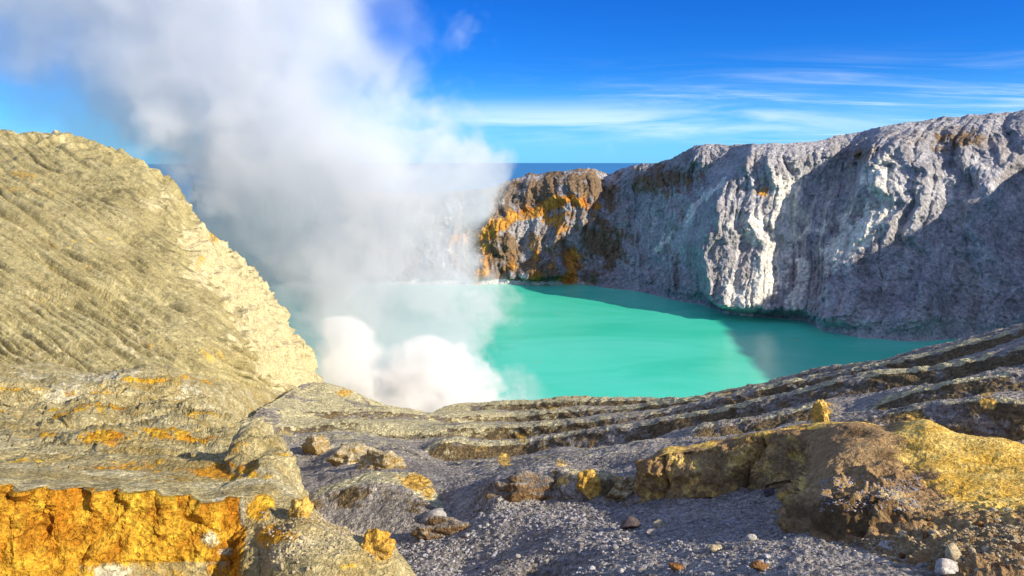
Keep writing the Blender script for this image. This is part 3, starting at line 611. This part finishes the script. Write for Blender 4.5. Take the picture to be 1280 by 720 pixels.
M_CAP = terrain_mat('capped_rock', rgb(.24,.21,.18), rgb(.34,.29,.23), rgb(.5,.3,.1), rgb(.5,.3,.1), rgb(.46,.33,.15), rgb(.13,.08,.03), .22, .9, steep=rgb(.30,.175,.07), flow=.45, stones=.5)
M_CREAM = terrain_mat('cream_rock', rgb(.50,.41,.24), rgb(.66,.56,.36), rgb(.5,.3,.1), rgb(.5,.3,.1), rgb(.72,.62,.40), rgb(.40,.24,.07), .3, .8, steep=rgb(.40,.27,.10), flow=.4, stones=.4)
M_GOLD = terrain_mat('gold_rock', rgb(.66,.36,.05), rgb(.80,.52,.13), rgb(.5,.3,.1), rgb(.5,.3,.1), rgb(.82,.66,.34), rgb(.40,.20,.04), .25, .8, flow=.4, stones=.4)
def boulder(name, sh_, cx, cy, wpx, hpx, mat, seed, label, cat='boulder', sub=3, depth=.8, sink=.28, cuts=9, rz=None, rough=.10):
    p = spot(sh_, cx, cy + hpx * .45)
    if p is None: return None
    k = p[1] / F; size = (wpx * k / 2 * 1.15, wpx * k / 2 * depth, hpx * k / 2 * 1.25)
    V, T_ = rock_shape(seed, sub, size, cuts, rough)
    o = raw_mesh(name, V, T_, M_STONE[mat])
    o.location = (p[0], p[1] + size[1] * .4, p[2] + size[2] * (1 - sink * 2)); o.rotation_euler = (0, 0, rz if rz is not None else 0)
    tag(o, label, cat); return o
boulder('boulder', 'A', 788, 655, 24, 16, 'dark', 21, 'dark angular boulder alone on the grey gravel below the ochre cliff')
boulder('boulder', 'A', 824, 655, 13, 10, 'tan', 22, 'tan rounded stone on the gravel just right of the dark boulder')
boulder('boulder', 'A', 814, 664, 16, 9, 'pale', 23, 'pale flat stone on the gravel below the dark boulder')
boulder('boulder', 'A', 893, 684, 18, 10, 'tan', 24, 'tan wedge-shaped stone in the middle of the bare gravel patch')
boulder('boulder', 'A', 941, 673, 15, 9, 'pale', 25, 'pinkish white stone on gravel between the ochre cliff and the brown knoll')
boulder('boulder', 'A', 548, 648, 34, 18, 'pale', 26, 'large pale grey slab half buried at the left edge of the gravel', depth=1.1)
boulder('boulder', 'A', 986, 622, 30, 15, 'ochre', 27, 'ochre lump fallen at the foot of the brown cliff')
boulder('boulder', 'A', 960, 614, 16, 11, 'dark', 28, 'dark stone wedged at the foot of the cliff beside the fallen ochre lump')
boulder('boulder', 'A', 846, 709, 20, 10, 'rust', 29, 'low brown stone at the bottom of the gravel slope')
boulder('boulder', 'A', 950, 710, 22, 12, 'rust', 30, 'rust brown stone at the bottom edge under the brown knoll')
boulder('boulder', 'D', 1065, 707, 36, 18, 'tan', 31, 'broad smooth tan boulder at the foot of the brown knoll', rz=.3)
boulder('boulder', 'D', 1116, 684, 28, 9, 'pale', 32, 'thin pale slab lying flat below the brown knoll')
boulder('boulder', 'D', 1186, 709, 34, 15, 'pale', 33, 'rounded cream boulder at the bottom of the ochre mound')
boulder('boulder', 'D', 1194, 690, 26, 20, 'tan', 34, 'upright tan slab leaning on the rubble of the ochre mound', rz=.6)
boulder('boulder', 'A', 1004, 590, 12, 9, 'grey', 35, 'small grey block on the dark gravel spill under the brown cliff')
outcrop('rock_outcrop', 'B', 466, 682, 44, 20, M_GOLD, 36, 'orange and cream knob at the tip of the left rubble slope', sink=.3)
outcrop('rock_outcrop', 'B', 376, 637, 26, 18, M_GOLD, 37, 'orange block perched on the edge of the bench above the gully', sink=.35)
outcrop('rock_block', 'A', 1028, 517, 20, 22, M_GOLD, 38, 'sunlit orange block standing on the end of a dark ledge', cat='rock block', sink=.1, rough=.15)
outcrop('rock_outcrop', 'A', 398, 558, 40, 20, M_CREAM, 40, 'small sunlit cream outcrop in the shaded slope under the round hill', sink=.48)
outcrop('rock_outcrop', 'A', 444, 568, 54, 18, M_CREAM, 41, 'sunlit tan outcrop with a broken top above the low mound', sink=.52)
outcrop('rock_outcrop', 'A', 474, 577, 54, 18, M_CREAM, 42, 'sunlit tan outcrop touching the back of the low mound', sink=.52)
outcrop('rock_outcrop', 'A', 736, 608, 34, 20, M_GOLD, 43, 'sunlit orange outcrop left of the ochre cliff', sink=.35)
outcrop('rock_outcrop', 'A', 783, 608, 44, 20, M_CREAM, 44, 'sunlit cream rubble outcrop against the left end of the ochre cliff', sink=.4)
outcrop('rock_outcrop', 'A', 655, 612, 80, 24, M_CAP, 46, 'low brown outcrop at the back of the gravel left of the ochre cliff', sink=.5, depth=.5)
outcrop('rock_outcrop', 'A', 560, 660, 70, 22, M_CAP, 47, 'dark hollowed outcrop at the left edge of the gravel', sink=.55, depth=.6)
# loose stones that share a look: copies of a few shapes
PROTO = {}
def stones(n, sh_, x0, x1, y0, y1, mat, lo, hi, label, group, name='stone', poly=None):
    made = 0; tries = 0
    while made < n and tries < n * 6:
        tries += 1
        cx, cy = random.uniform(x0, x1), random.uniform(y0, y1)
        if poly and not poly(cx, cy): continue
        p = spot(sh_, cx, cy)
        if p is None: continue
        key = (mat, random.randrange(5))
        if key not in PROTO:
            V, T_ = rock_shape(100 + len(PROTO) * 7, 2, (1, 1, 1), 8, .10)
            o = raw_mesh(name, V, T_, M_STONE[mat]); PROTO[key] = o
        else:
            o = PROTO[key].copy(); COL.objects.link(o)
        z = lo * (hi / lo) ** (random.random() ** 2.2) * p[1] / F / 2
        o.scale = (z * random.uniform(.9, 1.4), z * random.uniform(.8, 1.1), z * random.uniform(.55, .9)); o.rotation_euler = (random.uniform(-.3, .3), random.uniform(-.3, .3), random.uniform(0, 6.28))
        o.location = (p[0], p[1], p[2] + z * .25)
        tag(o, label, 'stone', group); made += 1
stones(70, 'A', 500, 1000, 640, 716, 'grey', 4, 13, 'small grey stone lying loose on the gravel slope', 'loose grey stones on the gravel slope')
stones(26, 'A', 520, 1000, 640, 716, 'pale', 4, 11, 'small pale stone lying loose on the grey gravel', 'loose pale stones on the gravel slope')
stones(40, 'B', 330, 490, 655, 718, 'tan', 4, 11, 'small tan stone on the rubble slope right of the orange cliff', 'loose tan stones on the left rubble slope')
stones(46, 'D', 1120, 1278, 635, 718, 'tan', 5, 15, 'small tan stone in the rubble under the ochre mound', 'loose tan stones under the ochre mound')
stones(16, 'D', 1120, 1278, 640, 718, 'rust', 5, 13, 'small rust stone in the rubble under the ochre mound', 'loose rust stones under the ochre mound')
# gravel too fine to count: one mesh
def pebbles(name, sh_, n, ok, lo, hi, mat, label):
    Q = SH[sh_].reshape(-1, 3); a = PXC + Q[:, 0] / np.maximum(Q[:, 1], 5) * F; c = YH + (HC - Q[:, 2]) / np.maximum(Q[:, 1], 5) * F
    idx = np.nonzero(ok(a, c, Q))[0]; pick = rng.choice(idx, n)
    shapes = [rock_shape(500 + k, 1, (1, 1, 1), 6, .1) for k in range(12)]
    VV, FF, off = [], [], 0
    for j, i in enumerate(pick):
        V, T_ = shapes[j % 12]
        z = lo * (hi / lo) ** (rng.random() ** 2) * Q[i, 1] / F / 2
        th = rng.random() * 6.28; R_ = np.array([[math.cos(th), -math.sin(th), 0], [math.sin(th), math.cos(th), 0], [0, 0, 1]])
        VV.append((V * z * np.array([1.2, .9, .75])) @ R_.T + Q[i] + np.array([0, 0, z * .2])); FF.append(T_ + off); off += len(V)
    tag(raw_mesh(name, np.concatenate(VV), np.concatenate(FF), M_STONE[mat], flat=True), label, 'gravel', kind='stuff')
pebbles('gravel', 'A', 5200, lambda a, c, Q: (a > 490) & (a < 1060) & (c > 628) & (c < 760) & (Q[:, 1] < 46), 2.0, 6.0, 'grey', 'loose grey gravel strewn over the shaded slope')
pebbles('rubble', 'D', 2600, lambda a, c, Q: (a > 1010) & (a < 1320) & (c > 600) & (c < 780) & (c + (a - 1100) * .12 > 672), 2.0, 6.5, 'tan', 'loose tan rubble at the foot of the ochre mound')
pebbles('gravel', 'D', 900, lambda a, c, Q: (a > 1025) & (a < 1150) & (c > 596) & (c < 640), 1.8, 4.5, 'grey', 'loose grey gravel lying on top of the brown knoll')
pebbles('rubble', 'B', 1600, lambda a, c, Q: (a > 325) & (a < 495) & (c > 640) & (c < 780), 2.0, 5.5, 'tan', 'loose tan rubble on the slope right of the orange cliff')

# ------------------------------------------------------------------ steam
def steam_mat(name, z0, z1, cxs, rxs, dens, cy, yr, warp_a, scale, soft, holes=(), k=1.0, aniso=0.0, col=(.94,.955,.975,1), lean=0.0):
    """soft-edged column of cloud: centre, radius and density follow the height; noise breaks the edge"""
    m = bpy.data.materials.new(name); b = NB(nt(m))
    geo = b.n('ShaderNodeNewGeometry'); pos = geo.outputs['Position']
    nz = b.n('ShaderNodeTexNoise'); b.l(pos, nz.inputs['Vector']); nz.inputs['Scale'].default_value = scale; nz.inputs['Detail'].default_value = 4; nz.inputs['Roughness'].default_value = .55
    sc = b.n('ShaderNodeSeparateColor'); b.l(nz.outputs['Color'], sc.inputs[0])
    sp = b.n('ShaderNodeSeparateXYZ'); b.l(pos, sp.inputs[0])
    x = b.math('MULTIPLY_ADD', b.math('SUBTRACT', sc.outputs[0], .5), warp_a, sp.outputs['X'])
    z = b.math('MULTIPLY_ADD', b.math('SUBTRACT', sc.outputs[1], .5), warp_a, sp.outputs['Z'])
    tz = b.math('DIVIDE', b.math('SUBTRACT', z, z0), z1 - z0, clamp=True)
    def curve(vals):
        lo, hi = min(v for _, v in vals), max(v for _, v in vals) + 1e-6
        r = b.n('ShaderNodeFloatCurve'); cu = r.mapping.curves[0]
        vals = sorted(vals)
        pts = [((zz - z0) / (z1 - z0), (v - lo) / (hi - lo)) for zz, v in vals]
        cu.points[0].location = pts[0]; cu.points[1].location = pts[-1]
        for q in pts[1:-1]: cu.points.new(*q)
        r.mapping.update(); b.l(tz, r.inputs['Value'])
        return b.math('MULTIPLY_ADD', r.outputs[0], hi - lo, lo)
    cx, rx, dn = curve(cxs), curve(rxs), curve(dens)
    dx = b.math('DIVIDE', b.math('SUBTRACT', x, cx), rx)
    dy = b.math('DIVIDE', b.math('SUBTRACT', sp.outputs['Y'], cy), b.math('MULTIPLY', rx, yr))
    r2 = b.math('ADD', b.math('MULTIPLY', dx, dx), b.math('MULTIPLY', dy, dy))
    r = b.math('SQRT', r2)
    n2 = b.noise(pos, scale * 2.6, 7, .62, .2)
    v = b.math('ADD', b.math('SUBTRACT', 1.0, r), b.math('MULTIPLY', b.math('SUBTRACT', n2, .5), 1.7 * k))
    d = b.ramp(v, .05, soft)
    for hx, hz, hr, amt in holes:
        ex = b.math('DIVIDE', b.math('SUBTRACT', x, hx), hr); ez = b.math('DIVIDE', b.math('SUBTRACT', z, hz), hr)
        h = b.math('ADD', b.math('MULTIPLY', ex, ex), b.math('MULTIPLY', ez, ez))
        d = b.math('MULTIPLY', d, b.ramp(h, .1, 1.3, 1 - amt, 1))
    d = b.math('MULTIPLY', d, b.math('MULTIPLY', dn, b.ramp(r, 1.33, 1.1)))
    pv = b.n('ShaderNodeVolumePrincipled'); b.l(d, pv.inputs['Density']); pv.inputs['Color'].default_value = col; pv.inputs['Anisotropy'].default_value = aniso
    b.l(pv.outputs[0], b.n('ShaderNodeOutputMaterial').inputs['Volume'])
    return m
def steam_hull(name, z0, z1, cxs, rxs, cy, yr, mat, grow=1.36):
    zz = np.linspace(z0, z1, 60); c = np.interp(zz, *zip(*sorted(cxs))); r = np.interp(zz, *zip(*sorted(rxs))) * grow
    th = np.linspace(0, 2 * math.pi, 49)[:-1]
    V = np.stack([c[:, None] + r[:, None] * np.cos(th), cy + r[:, None] * yr * np.sin(th), np.broadcast_to(zz[:, None], (60, 48))], -1)
    V[..., 0] += 2.0 * perlin(V / 25); V[..., 1] += 2.0 * perlin(V / 25 + 5)
    i = np.arange(60 * 48).reshape(60, 48); j = np.roll(i, -1, 1)
    Q = np.stack([i[:-1], j[:-1], j[1:], i[1:]], -1).reshape(-1, 4)
    n = 60 * 48
    VV = np.concatenate([V.reshape(-1, 3), [[c[0], cy, z0]], [[c[-1], cy, z1]]], 0)
    capb = np.stack([np.full(24, n), i[0][::2][(np.arange(24) + 1) % 24], i[0][1::2], i[0][::2]], -1)
    capt = np.stack([np.full(24, n + 1), i[-1][::2], i[-1][1::2], i[-1][::2][(np.arange(24) + 1) % 24]], -1)
    return raw_mesh(name, VV, np.concatenate([Q, capb, capt], 0), mat)
SY = 330.0
def sx_(v): return float(Xw(v, SY))
def sz_(v): return float(Zw(v, SY))
mx = SY / F
prof_ = [(520,515,120),(470,508,125),(430,500,122),(390,490,122),(350,468,128),(300,440,148),(250,420,186),(200,388,208),(150,336,224),(100,300,250),(50,270,285),(0,230,310),(-90,190,330)]
cxs = [(sz_(a), sx_(c)) for a, c, h in prof_]; rxs = [(sz_(a), h * mx * 1.12) for a, c, h in prof_]
dens = [(sz_(a), v) for a, v in ((520,.06),(430,.07),(350,.075),(250,.065),(150,.055),(50,.045),(-90,.04))]
m = steam_mat('steam', sz_(520), sz_(-90), cxs, rxs, dens, SY, .42, 40, .015, .30, k=1.2, holes=[(sx_(350), sz_(280), 22, .72), (sx_(420), sz_(100), 16, .6), (sx_(70), sz_(90), 40, .6), (sx_(560), sz_(110), 16, .6), (sx_(520), sz_(20), 30, .9)])
tag(steam_hull('steam_plume', sz_(520), sz_(-90), cxs, rxs, SY, .42, m), 'tall white steam column rising off the vents and drifting to the upper left', 'steam', kind='stuff')
SY = 285.0; mx = SY / F
for nm, prof_, lab in (('vent', [(540,445,52),(510,445,52),(480,447,56),(455,442,50),(430,434,40),(412,430,30),(396,427,12)], 'dense round puff of cream steam rising beside the pale ridge end'),
                       ('bank', [(540,545,92),(505,548,90),(475,545,78),(450,540,56),(430,535,30),(420,530,10)], 'dense billowing bank of cream steam hugging the rim above the lake')):
    cxs = [(sz_(a), sx_(c)) for a, c, h in prof_]; rxs = [(sz_(a), h * mx * 1.15) for a, c, h in prof_]
    dens = [(sz_(a), v) for a, v in ((540,.15),(470,.14),(400,.12))]
    m = steam_mat('dense_steam', sz_(540), sz_(396 if nm == 'vent' else 420), cxs, rxs, dens, SY, .7, 22, .052, .42, k=1.35, col=(.998,.995,.99,1))
    tag(steam_hull('vent_steam', sz_(540), sz_(396 if nm == 'vent' else 420), cxs, rxs, SY, .7, m), lab, 'steam', kind='stuff')
prof_ = [(530,640,45),(505,650,42),(480,655,32),(468,658,16)]
SY = 300.0; mx = SY / F
cxs = [(sz_(a), sx_(c)) for a, c, h in prof_]; rxs = [(sz_(a), h * mx * 1.1) for a, c, h in prof_]
dens = [(sz_(a), v) for a, v in ((530,.05),(480,.035),(468,.02))]
m = steam_mat('thin_steam', sz_(530), sz_(468), cxs, rxs, dens, SY, .6, 10, .05, .8, k=.9)
tag(steam_hull('steam_wisp', sz_(530), sz_(468), cxs, rxs, SY, .6, m), 'small thin wisp of steam in front of the turquoise water', 'steam', kind='stuff')

SY = 372.0; mx = SY / F
prof_ = [(440,400,70),(390,385,110),(340,360,135),(290,335,150),(240,310,165),(180,250,210),(120,190,250),(60,130,280),(0,80,300),(-60,40,300)]
cxs = [(sz_(a), sx_(c)) for a, c, h in prof_]; rxs = [(sz_(a), h * mx * 1.1) for a, c, h in prof_]
dens = [(sz_(a), v) for a, v in ((440,.07),(340,.09),(240,.075),(170,.035),(110,.020),(60,.016),(-60,.014))]
m = steam_mat('thin_steam', sz_(440), sz_(-60), cxs, rxs, dens, SY, .45, 44, .014, .75, k=.9)
tag(steam_hull('steam_veil', sz_(440), sz_(-60), cxs, rxs, SY, .45, m), 'thin grey veil of steam drifting over the ridge behind the main column', 'steam', kind='stuff')

# ------------------------------------------------------------------ light and sky
SUN_AZ, SUN_EL = 116.0, 26.0          # degrees clockwise from the view direction (+Y), and up
az, el = math.radians(SUN_AZ), math.radians(SUN_EL)
sd = Vector((math.sin(az) * math.cos(el), math.cos(az) * math.cos(el), math.sin(el)))
ld = bpy.data.lights.new('sun', 'SUN'); ld.energy = 4.6; ld.angle = math.radians(.5); ld.color = (1, .90, .74)
lo = bpy.data.objects.new('sun', ld); COL.objects.link(lo); lo.rotation_euler = sd.to_track_quat('Z', 'Y').to_euler(); lo.location = (300, -300, 400)
wd = bpy.data.worlds.new('World'); S.world = wd; wd.use_nodes = True
t_ = wd.node_tree; t_.nodes.clear(); b = NB(t_)
sky = b.n('ShaderNodeTexSky', sky_type='NISHITA'); sky.sun_disc = False; sky.sun_elevation = el; sky.sun_rotation = az
sky.air_density = 1.0; sky.dust_density = .3; sky.ozone_density = 2.5; sky.altitude = 2300
hs = b.n('ShaderNodeHueSaturation'); hs.inputs['Saturation'].default_value = 1.3; b.l(sky.outputs[0], hs.inputs['Color'])
skc = b.mix(1.0, hs.outputs[0], rgb(.10, .44, .93), 'MULTIPLY')
tc = b.n('ShaderNodeTexCoord'); dirv = tc.outputs['Generated']
sx = b.n('ShaderNodeSeparateXYZ'); b.l(dirv, sx.inputs[0])
# cirrus: streaks on a flat layer, thinning upward
zz = b.math('MAXIMUM', sx.outputs['Z'], .012)
cx = b.math('DIVIDE', sx.outputs['X'], b.math('ADD', zz, .06)); cy = b.math('DIVIDE', sx.outputs['Y'], b.math('ADD', zz, .06))
cv = b.n('ShaderNodeCombineXYZ'); b.l(cx, cv.inputs[0]); b.l(cy, cv.inputs[1])
cn = b.noise(b.mapv(cv.outputs[0], (.34, .8, 1), (0, 0, .35)), 1.0, 8, .66, 1.3)
cn2 = b.noise(b.mapv(cv.outputs[0], (.5, .12, 1), (0, 0, .1)), 1.0, 3, .5, .3)
low = b.ramp(sx.outputs['Z'], .13, .05); hgt = b.ramp(sx.outputs['Z'], -.01, .02)
east = b.ramp(sx.outputs['X'], -.15, .45, .15, 1.0)
cl = b.math('MULTIPLY', b.ramp(b.math('ADD', cn, b.math('MULTIPLY', cn2, .35)), .60, 1.05), b.math('MULTIPLY', b.math('MULTIPLY', low, east), hgt), clamp=True)
# unseen broken cloud added overhead and behind the viewer to whiten shaded ground
ov = b.noise(b.mapv(dirv, (1.6, 1.6, 1.6)), 1.0, 5, .6, .3)
over = b.math('MULTIPLY', b.ramp(ov, .38, .62), b.math('MAXIMUM', b.ramp(sx.outputs['Z'], .32, .6), b.math('MULTIPLY', b.ramp(sx.outputs['Y'], .1, -.4), b.ramp(sx.outputs['Z'], .15, .4))))
cl = b.math('MAXIMUM', cl, b.math('MULTIPLY', over, .72))
bk = b.math('MULTIPLY', b.ramp(sx.outputs['Z'], .005, .03), b.ramp(sx.outputs['Z'], .075, .035))
bk = b.math('MULTIPLY', b.math('MULTIPLY', bk, b.ramp(sx.outputs['X'], -.2, -.02)), b.ramp(sx.outputs['X'], .55, .25))
bn = b.noise(b.mapv(dirv, (3, 3, 26)), 1.0, 6, .6, .4)
cl = b.math('MAXIMUM', cl, b.math('MULTIPLY', bk, b.ramp(bn, .36, .66, 0, .75)))
bg = b.n('ShaderNodeBackground'); bg.inputs['Strength'].default_value = .115
hz_ = b.ramp(sx.outputs['Z'], .11, .0, 0, .5)
skc = b.mix(hz_, skc, rgb(1.9, 5.0, 8.2))
b.l(b.mix(b.math('MULTIPLY', cl, .8), skc, rgb(6.6, 7.3, 7.8)), bg.inputs['Color'])
b.l(bg.outputs[0], b.n('ShaderNodeOutputWorld').inputs[0])

# ------------------------------------------------------------------ camera and render settings
cd = bpy.data.cameras.new('camera'); cam = bpy.data.objects.new('camera', cd); COL.objects.link(cam)
cam.location = (0, 0, HC); cam.rotation_euler = (math.pi / 2, 0, 0)
cd.sensor_width = 36; cd.lens = F / 1280 * 36; cd.shift_y = -(360 - YH) / 1280; cd.clip_start = .5; cd.clip_end = 200000
S.camera = cam
S.view_settings.view_transform = 'Standard'; S.view_settings.look = 'None'; S.view_settings.gamma = 1; S.view_settings.use_curve_mapping = False
S.view_settings.exposure = 0.58
S.cycles.use_denoising = True
S.cycles.max_bounces = 10; S.cycles.diffuse_bounces = 3; S.cycles.volume_bounces = 8
S.cycles.volume_step_rate = 1.0; S.cycles.volume_max_steps = 128
